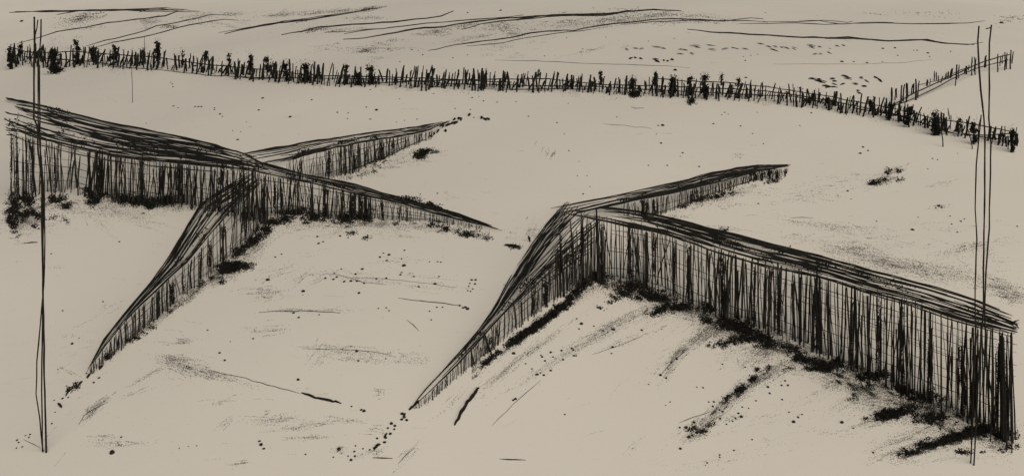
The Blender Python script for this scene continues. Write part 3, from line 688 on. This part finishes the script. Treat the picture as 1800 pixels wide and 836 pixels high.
scrub([(1520,664,28,9,10,240),(1550,660,20,8,0,120),(1590,690,18,12,-10,240),(1575,726,42,9,12,760),(1560,730,24,8,5,300),(1620,700,40,16,0,360),(1640,735,50,16,0,420),(1680,768,66,7,12,900),(1720,756,40,9,4,640),(1765,764,22,9,0,260),(1640,782,50,4,14,330),(1600,796,26,4,5,110),(1700,795,30,5,0,80),(1770,785,20,8,0,50),(1525,680,30,8,0,60),(1500,700,20,8,10,30)],
      'dense dark scrub and black patches at the lower right end of the tallest fence')
scrub([(1300,686,18,6,35,200),(1322,668,12,5,30,90),(1280,700,16,5,35,50),(1215,755,14,4,20,34),(1235,760,10,4,10,40),(1250,745,20,5,30,24),(1345,650,26,10,20,50),(1400,622,20,8,20,30),(1385,648,14,8,10,22)],
      'trail of black scrub on the open slope below the tallest fence')
scrub([(1235,350,18,3,15,60),(1265,345,20,3,15,70),(1200,364,8,3,10,30),(1290,340,8,2,10,14),(1360,318,30,4,8,46),(1272,405,5,3,0,30),(1138,386,8,4,0,50)],
      'thin broken scrub along the foot of the low fence receding from the right corner')
scrub([(1535,322,9,3,5,60),(1550,318,12,3,20,44),(1565,302,18,3,12,34),(1578,300,10,2,12,24),(1582,316,10,2,15,20)],
      'small oval scrub patch lying alone on the right slope')
scrub([(1117,166,11,5,0,300)], 'solid black oval clump at the foot of the far fence')
scrub([(1216,178,6,4,20,110)], 'small black clump fallen just below the far fence')
scrub([(98,123,9,6,-20,200)], 'round black clump beneath the broad shrub on the left of the far fence')
# soft crumbled soil and leaf litter banked against the feet of the fences
lit = MB()
for pts, half, n in [([(14,352),(60,368),(100,356),(160,354),(240,360),(330,358)],13,7000),([(15,385),(40,390),(70,395)],26,1500),([(452,398),(500,384),(560,386),(640,388),(700,392)],12,5200),([(700,394),(780,402),(860,414)],7,1100),
 ([(455,400),(430,430),(400,462),(370,490)],16,4200),([(370,492),(320,530),(270,565),(215,605),(170,645)],8,2400),
 ([(1050,490),(1110,505),(1170,528),(1230,555),(1300,585),(1390,612),(1460,645)],21,19000),([(1460,645),(1520,672),(1590,708),(1680,745),(1780,775)],29,20000),
 ([(1060,500),(1000,528),(940,575),(880,620),(830,655)],11,6500),([(1140,385),(1220,360),(1300,335),(1380,308)],6,1200),
 ([(590,318),(660,295),(740,258)],5,700),([(1240,580),(1200,615),(1165,655)],14,900),([(1400,630),(1340,665),(1290,695),(1215,755)],13,2600),([(1690,770),(1620,790),(1580,800)],9,1800),
 ([(20,112),(100,116),(200,116),(300,120),(420,136),(560,144),(700,152),(900,158),(1100,164),(1300,173),(1450,189),(1600,216),(1700,240),(1785,262)],9,5200),
 ([(20,88),(100,86),(300,96),(500,112),(900,134),(1300,147),(1550,182),(1785,235)],9,1800)]:
    L = [0]
    for a, b in zip(pts[:-1], pts[1:]): L.append(L[-1] + math.hypot(b[0] - a[0], b[1] - a[1]))
    P = []; S = []
    cl = NP.uniform(0, L[-1], max(6, int(L[-1] / 11))); ch = NP.normal(0, half * .45, len(cl)); cw = NP.uniform(3, 13, len(cl))
    for k in range(n):
        if k % 3: i = int(NP.integers(len(cl))); t = cl[i] + NP.normal(0, cw[i] * .7); dv = ch[i] + NP.normal(0, cw[i] * .28)
        else: t = NP.uniform(0, L[-1]); dv = NP.normal(0, half * .6)
        t = min(max(t, 0), L[-1]); u = np.interp(t, L, [p[0] for p in pts]); v = np.interp(t, L, [p[1] for p in pts]) + dv
        if u < 12 or u > 1788: continue
        p = ground(u, v); P.append(p); S.append(pxsize(p) * NP.uniform(0.35, 1.15))
    lit.chips(P, S, 1.3, 0.4)
tag(lit.build('leaf_litter', M_STONE), 'dark crumbled soil and leaf litter banked against the feet of the fences', 'leaf litter', kind='stuff')
# brush knots lying on the banks of rods
def knots(arm, items):
    mb = MB(); P = []; S = []
    for t, w_, rpx, n in items:
        for k in range(n):
            p = arm.at(min(max(t + R.gauss(0, 0.016), 0), 1), min(2, max(0.05, w_ + R.gauss(0, 0.07)))); px = pxsize(p)
            P.append(p + np.array([R.gauss(0, rpx * .6) * px, R.gauss(0, rpx * .4) * px, abs(R.gauss(0, .4) * rpx * px) + px])); S.append(px * R.uniform(1, 2.6))
    mb.leaves(P, S); tag(mb.build('brush_knots', M_SCRUB, arm.root), kind='stuff')
knots(A, [(.39,1.9,5,60),(.42,1.95,4,30),(.43,1.4,7,50),(.62,1.3,7,50),(.7,1.25,6,40),(.85,1.5,7,60),(.88,1.7,5,30),(.5,1.2,5,30),(.3,1.1,6,40),(.2,1.3,5,20),(.14,1.1,6,40),(.8,1.2,5,30),(.9,1.1,6,50)])
knots(B, [(.08,1.5,6,60),(.2,1.5,6,40),(.3,1.4,5,40),(.36,1.4,7,60),(.6,1.9,6,50),(.7,1.9,6,50),(.75,1.9,5,30)])
knots(Cc, [(.2,1.2,7,80),(.38,1.3,7,60),(.45,1.3,5,40),(.55,1.2,5,30)])
knots(D, [(.5,1.4,6,60),(.62,1.2,6,50),(.85,1.4,9,110),(.92,1.2,7,60)])
knots(E, [(.23,1.4,6,60),(.3,1.4,8,70),(.38,1.5,10,130),(.42,1.5,8,80),(.5,1.75,9,80),(.48,1.3,7,50),(.6,1.6,8,70),(.68,1.6,8,80),(.74,1.5,8,70),(.86,1.5,7,50),(.55,1.2,6,40)])
knots(G, [(.25,1.2,6,60),(.36,1.2,5,50),(.5,1.2,6,60),(.62,1.2,6,50),(.75,1.2,5,60),(.86,.8,5,60),(.92,.6,5,60)])
knots(K, [(.3,1.4,5,60),(.4,1.4,6,70),(.55,1.3,6,60),(.65,1.2,9,110),(.7,1.0,8,80),(.76,.6,7,50),(.9,.5,7,40)])

# ================= STONES =================
def stone(x, y, d, label, group):
    p = ground(x, y); px = pxsize(p); r = d * .5 * px
    m = 8; v = []; f = []; rings = 3; el = R.uniform(1, 1.35); an0 = R.uniform(0, 3)
    for k in range(rings):
        zz = (-0.3, 0.35, 0.75)[k] * r; q = (1.0, 0.95, 0.55)[k]
        for j in range(m):
            a = 2 * math.pi * j / m; c = q * r * R.uniform(.85, 1.15)
            X = c * math.cos(a) * el; Y = c * math.sin(a)
            v.append((p[0] + X * math.cos(an0) - Y * math.sin(an0), p[1] + X * math.sin(an0) + Y * math.cos(an0), p[2] + zz))
    for k in range(rings - 1):
        for j in range(m): a = k * m + j; b = k * m + (j + 1) % m; f.append((a, b, b + m, a + m))
    f.append(tuple(2 * m + j for j in range(m)))
    o = link_mesh('stone', v, f, M_STONE); tag(o, label, 'stone', group)
ST = {
 'black stone scattered high on the far field above the long stake fence': ('stones on the far field', [(38,38,5),(724,88,3),(743,97,3),(796,102,2.6),(703,109,2.4),(735,89,2),(822,97,2),(1310,107,3),(1320,98,2.2),(1332,96,2),(1307,100,2),(1480,109,4.6),(1501,109,3),(1524,111,4),(1551,109,2.4),(1631,94,4),(1634,100,2.6),(1612,89,3),(1606,89,2),(1578,98,2.6),(1552,86,4),(1573,85,4),(1671,91,2.6),(1459,86,2.4),(1760,41,6),(1185,68,2),(1140,73,2),(1065,66,2),(1024,86,2.2),(996,67,2),(957,99,2.4),(903,36,2),(822,23,3),(880,19,4),(910,51,1.8),(1345,23,2),(610,85,2),(690,89,1.8),(594,77,1.8),(593,84,1.8),(1187,124,6),(1311,137,4)]),
 'black stone lying on the pale slope between the far fence and the left fences': ('stones below the far fence', [(462,173,4),(455,194,3.6),(510,206,5),(548,176,3),(593,198,3.2),(612,199,2.6),(644,189,3),(662,194,5.6),(651,210,3),(611,209,2.4),(702,174,2),(762,165,2.4),(651,158,2.2),(830,172,3),(850,178,3),(874,180,2.6),(842,170,2),(800,191,2.4),(827,193,2.6),(733,210,2.6),(711,212,2),(697,215,2),(305,187,3),(343,188,3),(387,201,4),(391,205,2.6),(377,193,2.6),(377,190,2.6),(349,188,3.4),(354,188,3.4),(313,190,2.4),(418,246,4),(409,230,2),(423,232,2),(257,217,2),(433,215,2),(303,148,2.4),(300,145,2),(304,153,2.6),(860,210,3),(853,211,3),(847,205,2.4),(833,207,2.6),(769,340,3)]),
 'black stone lying on the open slope right of the middle, below the far fence': ('stones on the middle right slope', [(929,205,2.6),(907,179,2.2),(979,216,3),(999,182,2),(1084,173,2),(1165,221,6),(1157,221,3),(1162,252,4),(1254,218,3.4),(1302,222,3.2),(1274,198,2.6),(1269,202,2),(1280,201,2),(1323,235,2.4),(1342,253,2.4),(1200,269,3),(1196,275,2),(1000,265,2.4),(1018,284,2),(992,236,2),(1229,293,3.4),(1140,291,2.6),(1173,291,3),(1025,341,3),(1037,328,2),(1015,309,2),(1032,309,2),(1331,198,2),(1084,206,2),(1154,236,2),(1517,259,4),(1512,270,4.4),(1526,265,3.4),(1426,199,3.4),(1406,221,2.4),(1490,336,4),(1496,350,2.2),(1473,344,2),(1604,404,5),(1670,380,2.6),(1695,385,2.6),(1689,389,3.4),(1673,394,3),(1683,408,2.6),(1631,297,2),(1639,279,3),(1648,281,2.6),(1650,362,5),(1655,365,4),(1645,366,3),(1788,398,3),(1683,270,2),(1614,382,2),(1541,389,2.6),(1333,358,3)]),
 'black stone among the speckles on the slope between the two fence groups': ('stones between the fence groups', [(471,492,6),(533,512,6),(631,515,4.6),(525,558,4),(710,467,6.4),(637,473,4.4),(625,482,4),(600,473,3),(588,480,3),(592,487,4),(586,491,4),(617,494,5),(605,495,4),(628,494,4),(640,498,4),(662,490,4),(679,489,4),(572,489,4),(561,553,3),(516,550,4),(765,499,5),(772,486,3),(727,486,3),(736,504,4),(728,486,3),(829,492,4),(836,492,4),(826,498,3),(835,499,4),(824,503,3),(831,508,3),(822,511,3),(827,512,3),(818,540,5),(822,543,6),(808,537,4),(814,541,4),(778,540,3),(768,540,3),(755,547,3),(758,562,3),(665,542,3),(679,541,3),(684,546,3),(627,617,5),(602,614,3),(630,634,4),(678,630,2.6),(647,618,2.4),(524,667,5),(532,518,2),(447,579,2),(668,452,4),(684,448,5),(680,458,4),(706,455,3),(711,440,3),(775,461,3),(704,483,4),(706,479,3),(674,445,3),(598,415,4),(612,418,3),(495,447,3),(484,452,3),(560,428,4),(568,425,3),(558,416,4),(577,398,3),(750,398,3),(770,408,3),(694,396,4),(755,460,2.6),(769,460,2.6),(886,500,2),(445,595,3.4),(405,600,2)]),
 'black stone on the empty ground left of the left fences, near the tall poles': ('stones on the lower left ground', [(127,604,4.6),(110,546,3),(181,530,3),(139,594,2.4),(210,425,3),(90,446,3),(102,649,2.4),(68,402,4),(117,387,4),(252,375,4),(87,386,4),(174,664,4),(165,672,4),(161,651,3),(152,656,3),(120,698,3),(110,700,4),(95,703,2.4),(97,724,2.4),(91,744,3.4),(53,763,3),(51,768,3),(45,765,2.4),(30,773,3.4),(33,777,3),(29,787,3),(39,785,3),(197,795,9),(213,768,3),(207,778,2.4),(315,787,2.4),(346,783,2.4),(331,784,2),(395,633,4),(386,620,4),(365,580,3)]),
 'black stone below the point of the fence that ends at the bottom centre': ('stones at the bottom centre point', [(707,727,6),(711,733,5),(715,738,5),(706,737,5),(688,744,6),(694,748,5),(682,752,4),(693,754,4),(686,762,5),(678,769,5),(676,777,5),(658,787,5),(650,790,4),(623,793,4),(624,801,4),(617,808,5),(638,788,3),(612,801,3),(625,783,3),(666,781,5),(618,714,3),(640,722,6),(635,720,4),(596,789,7),(586,803,3),(456,775,4),(459,781,6),(464,788,4),(537,798,3),(663,770,4)]),
 'black stone on the wide bare slope under the right fences': ('stones on the lower right slope', [(1022,569,6),(1014,560,3),(951,624,3),(947,611,2.4),(924,639,3),(1018,578,3.4),(1044,573,3),(1078,579,6),(1060,581,4),(1068,584,3),(987,616,4),(1005,612,4),(1013,625,3),(1008,615,4),(968,619,4),(958,634,4),(972,627,3),(953,627,4),(1009,625,4),(990,632,4),(968,651,4),(944,658,5),(956,659,4),(950,655,3),(935,648,3),(903,621,6),(906,701,5),(902,703,4),(993,728,3),(1075,621,3),(1077,610,5),(1128,580,4),(1190,631,4),(1180,637,4),(1174,648,3),(1161,659,5),(1171,664,4),(1236,681,3.4),(1225,680,2.6),(1178,706,2.4),(1170,712,2),(1206,751,6),(1195,751,4),(1211,768,6),(1217,765,5),(1225,760,6),(1232,760,5),(1220,742,5),(1303,732,6),(1298,726,4),(1293,735,3),(1288,740,3),(1277,745,3),(1266,735,4),(1270,723,4),(1255,706,4),(1246,706,3),(1253,714,4),(1395,741,6),(1387,724,3),(1375,702,3.4),(1265,720,4),(1305,715,3),(1316,717,2.6),(1196,788,5),(1265,799,3),(1265,803,3),(1243,813,3),(1290,791,3),(1322,772,3),(1140,675,2.4),(1480,742,6),(1403,733,4),(1410,728,3),(1385,677,4),(1380,669,4),(1374,677,4),(1350,680,5),(1353,691,4),(1329,704,3),(1531,730,3),(1240,817,2),(1500,752,2.6),(1535,795,4),(1310,645,3),(1270,640,3)]),
}
for lb, (gr, pts) in ST.items():
    for x_, y_, d_ in pts: stone(x_, y_, d_ * 1.12 + 0.1, lb, gr)

# ================= TWIG MARKS LYING ON THE GROUND =================
def twigs(items, label, group, wp=1.1):
    for x, y, dx, dy in items:
        mb = MB(); r0 = thing('twig_bundle', ground(x, y), label, 'twigs', group)
        for k in range(2):
            a = ground(x - dx / 2 + R.gauss(0, 1), y - dy / 2 + k * 1.8 - 1); b = ground(x + dx / 2 + R.gauss(0, 1), y + dy / 2 + R.gauss(0, .6) + k * 1.4)
            rr = wp * .5 * pxsize(a); m_ = (a + b) / 2 + np.array([0, 0, rr])
            mb = MB(); mb.tube([a + np.array([0, 0, rr * .4]), m_, b + np.array([0, 0, rr * .4])], [rr * .6, rr * 1.2, rr * .5], 5); mb.build('twig', M_WOOD, r0)
twigs([(1101,87,6,2),(1118,85,10,-1),(1128,86,8,-2),(1155,83,18,1),(1165,85,8,0),(1195,87,6,0),(1204,88,12,1),(1221,81,16,0),(1226,83,12,1),(1249,80,16,1),(1252,87,14,1),(1195,95,12,0),(1217,94,8,2),(1274,86,12,-3),(1292,85,10,2),(1311,86,10,0),(1337,77,12,0),(1351,82,10,1),(1363,82,8,0),(1374,83,6,-1),(1383,84,10,1),(1396,85,8,2),(1360,88,12,4),(1426,80,14,2),(1427,83,10,2),(1441,82,6,-1),(1432,95,8,-2),(1443,95,8,0),(1458,93,8,3),(1472,81,8,1),(1482,80,8,0)],
      'small bundle of black twigs lying in the upper row on the far field', 'twig bundles in the upper row on the far field')
twigs([(1108,103,6,-2),(1117,102,5,0),(1126,103,5,-1),(1152,105,10,1),(1155,108,8,1),(1167,107,4,0),(1173,108,4,0),(1181,105,4,0)],
      'short black twig pile in the broken line just above the far fence', 'twig piles in the broken line', 2.0)
twigs([(1428,139,12,1),(1438,142,14,1),(1446,144,12,0),(1440,140,8,1),(1464,139,8,0),(1467,143,8,0),(1467,148,6,0),(1467,153,10,0),(1452,151,14,0),(1457,153,10,-3),(1486,134,12,2),(1490,138,12,1),(1482,148,8,-2),(1503,148,10,0),(1513,137,6,0),(1524,143,6,3),(1519,152,8,0),(1509,160,8,0),(1511,164,9,0),(1540,137,8,3),(1547,141,8,5)],
      'small black twig bundle in the cluster above the falling end of the far fence', 'twig bundles in the right cluster', 2.0)
# broken ends trailing off the tips of the fences
twigs([(764,235,4,-4),(770,231,4,-5),(778,222,5,-4),(789,220,8,-4),(795,217,7,-4),(801,216,8,-5),(799,210,4,-3),(807,208,5,-4),(811,210,3,-4),(783,230,4,2),(826,202,4,-4),(758,240,4,0),(846,207,4,2),(853,210,6,3),(858,210,4,1)],
      'short broken twig beyond the tip of the receding left fence', 'broken twigs beyond the receding left fence', 3.0)
twigs([(120,687,6,-5),(119,691,4,-8),(105,712,8,6),(128,680,5,-6),(142,672,5,-6),(156,660,6,-8),(178,645,8,-8)],
      'short broken twig trailing off the tip of the left front fence', 'broken twigs at the left front tip', 3.0)
twigs([(724,716,8,-8),(732,708,10,-8),(661,785,10,-10),(678,765,4,-9),(711,730,4,-8)],
      'short broken twig trailing off the tip of the bottom centre fence', 'broken twigs at the bottom centre tip', 3.2)
twigs([(900,432,24,3),(930,420,2,8)], 'black twigs lying past the tip of the right running left fence', 'twigs past the left fence tip', 3.0)

def branch(pts, wp, label):
    o = on_ground_line(pts, wp if wp > 2.1 else wp * 0.8, 'branch', M_WOOD if wp > 2.1 else M_THIN, label, 'branch', None, None, 5 if wp > 3 else 12, True, 0.8 if wp > 3 else 0.5)
branch([(842,680),(834,693),(822,708),(812,724),(806,735),(799,747)], 6.5, 'thick black branch lying slanted on the slope below the bottom centre fence')
branch([(530,690),(548,697),(570,702),(600,709)], 4.5, 'black branch at the end of the long streak on the left middle slope')
branch([(365,650),(420,662),(470,676),(530,692)], 1.6, 'thin dark branch trailing from the smudge below the left fences')
branch([(455,549),(490,546),(540,546),(598,550)], 1.8, 'thin grey branch lying level in the middle of the slope')
branch([(570,480),(600,484),(640,496),(680,500)], 1.2, 'hair thin branch through the speckles between the fence groups')
branch([(620,487),(680,490),(740,497),(800,505)], 1.0, 'hair thin branch running toward the stone cluster')
branch([(700,524),(740,529),(780,533),(812,537)], 2.0, 'thin branch ending at a small heap of black stones')
branch([(715,562),(728,572),(736,581)], 2.0, 'short slanted twig in the middle of the slope')
branch([(530,613),(600,614),(650,617),(690,624)], 1.4, 'thin branch with small stones lying along it, left of the bottom fence tip')
branch([(655,805),(690,805)], 2.4, 'short level dark stick near the bottom centre edge')
branch([(878,806),(924,808)], 2.2, 'short level dark stick at the bottom edge, right of the centre tip')
branch([(42,428),(55,427),(66,426)], 3.0, 'short stick lying left of the left tall poles')
branch([(42,772),(58,780),(72,787)], 1.4, 'thin twig pointing at the foot of the left tall poles')
branch([(138,745),(148,730),(165,718),(190,706)], 1.8, 'thin twig along a grey smudge at lower left')
branch([(700,815),(715,797),(730,786)], 1.6, 'thin twig slanting at the bottom edge near the centre')
branch([(865,746),(890,722),(925,690),(950,668)], 1.2, 'hair thin twig slanting up the lower middle slope')
branch([(1195,742),(1220,733),(1250,722)], 1.6, 'thin curved twig on the open slope below the tallest fence')
branch([(1040,624),(1080,610),(1130,590)], 1.0, 'hair thin branch beneath the dotted trail under the right corner')
branch([(1160,660),(1175,643),(1190,629),(1210,612)], 1.6, 'thin twig with small stones at its lower end, below the right scrub')
branch([(1109,188),(1118,191),(1132,190)], 1.8, 'tiny twig lying alone under the far fence')
branch([(1060,218),(1100,221),(1146,226)], 1.0, 'hair thin twig lying level under the far fence')
branch([(1350,300),(1366,293),(1384,291)], 3.0, 'short dark stick capping the tip of the low right fence')
branch([(1470,320),(1490,318)], 1.4, 'tiny twig lying just left of the lone oval scrub patch')
branch([(1391,383),(1410,382),(1430,383)], 1.4, 'thin level twig on the right slope behind the tallest fence')
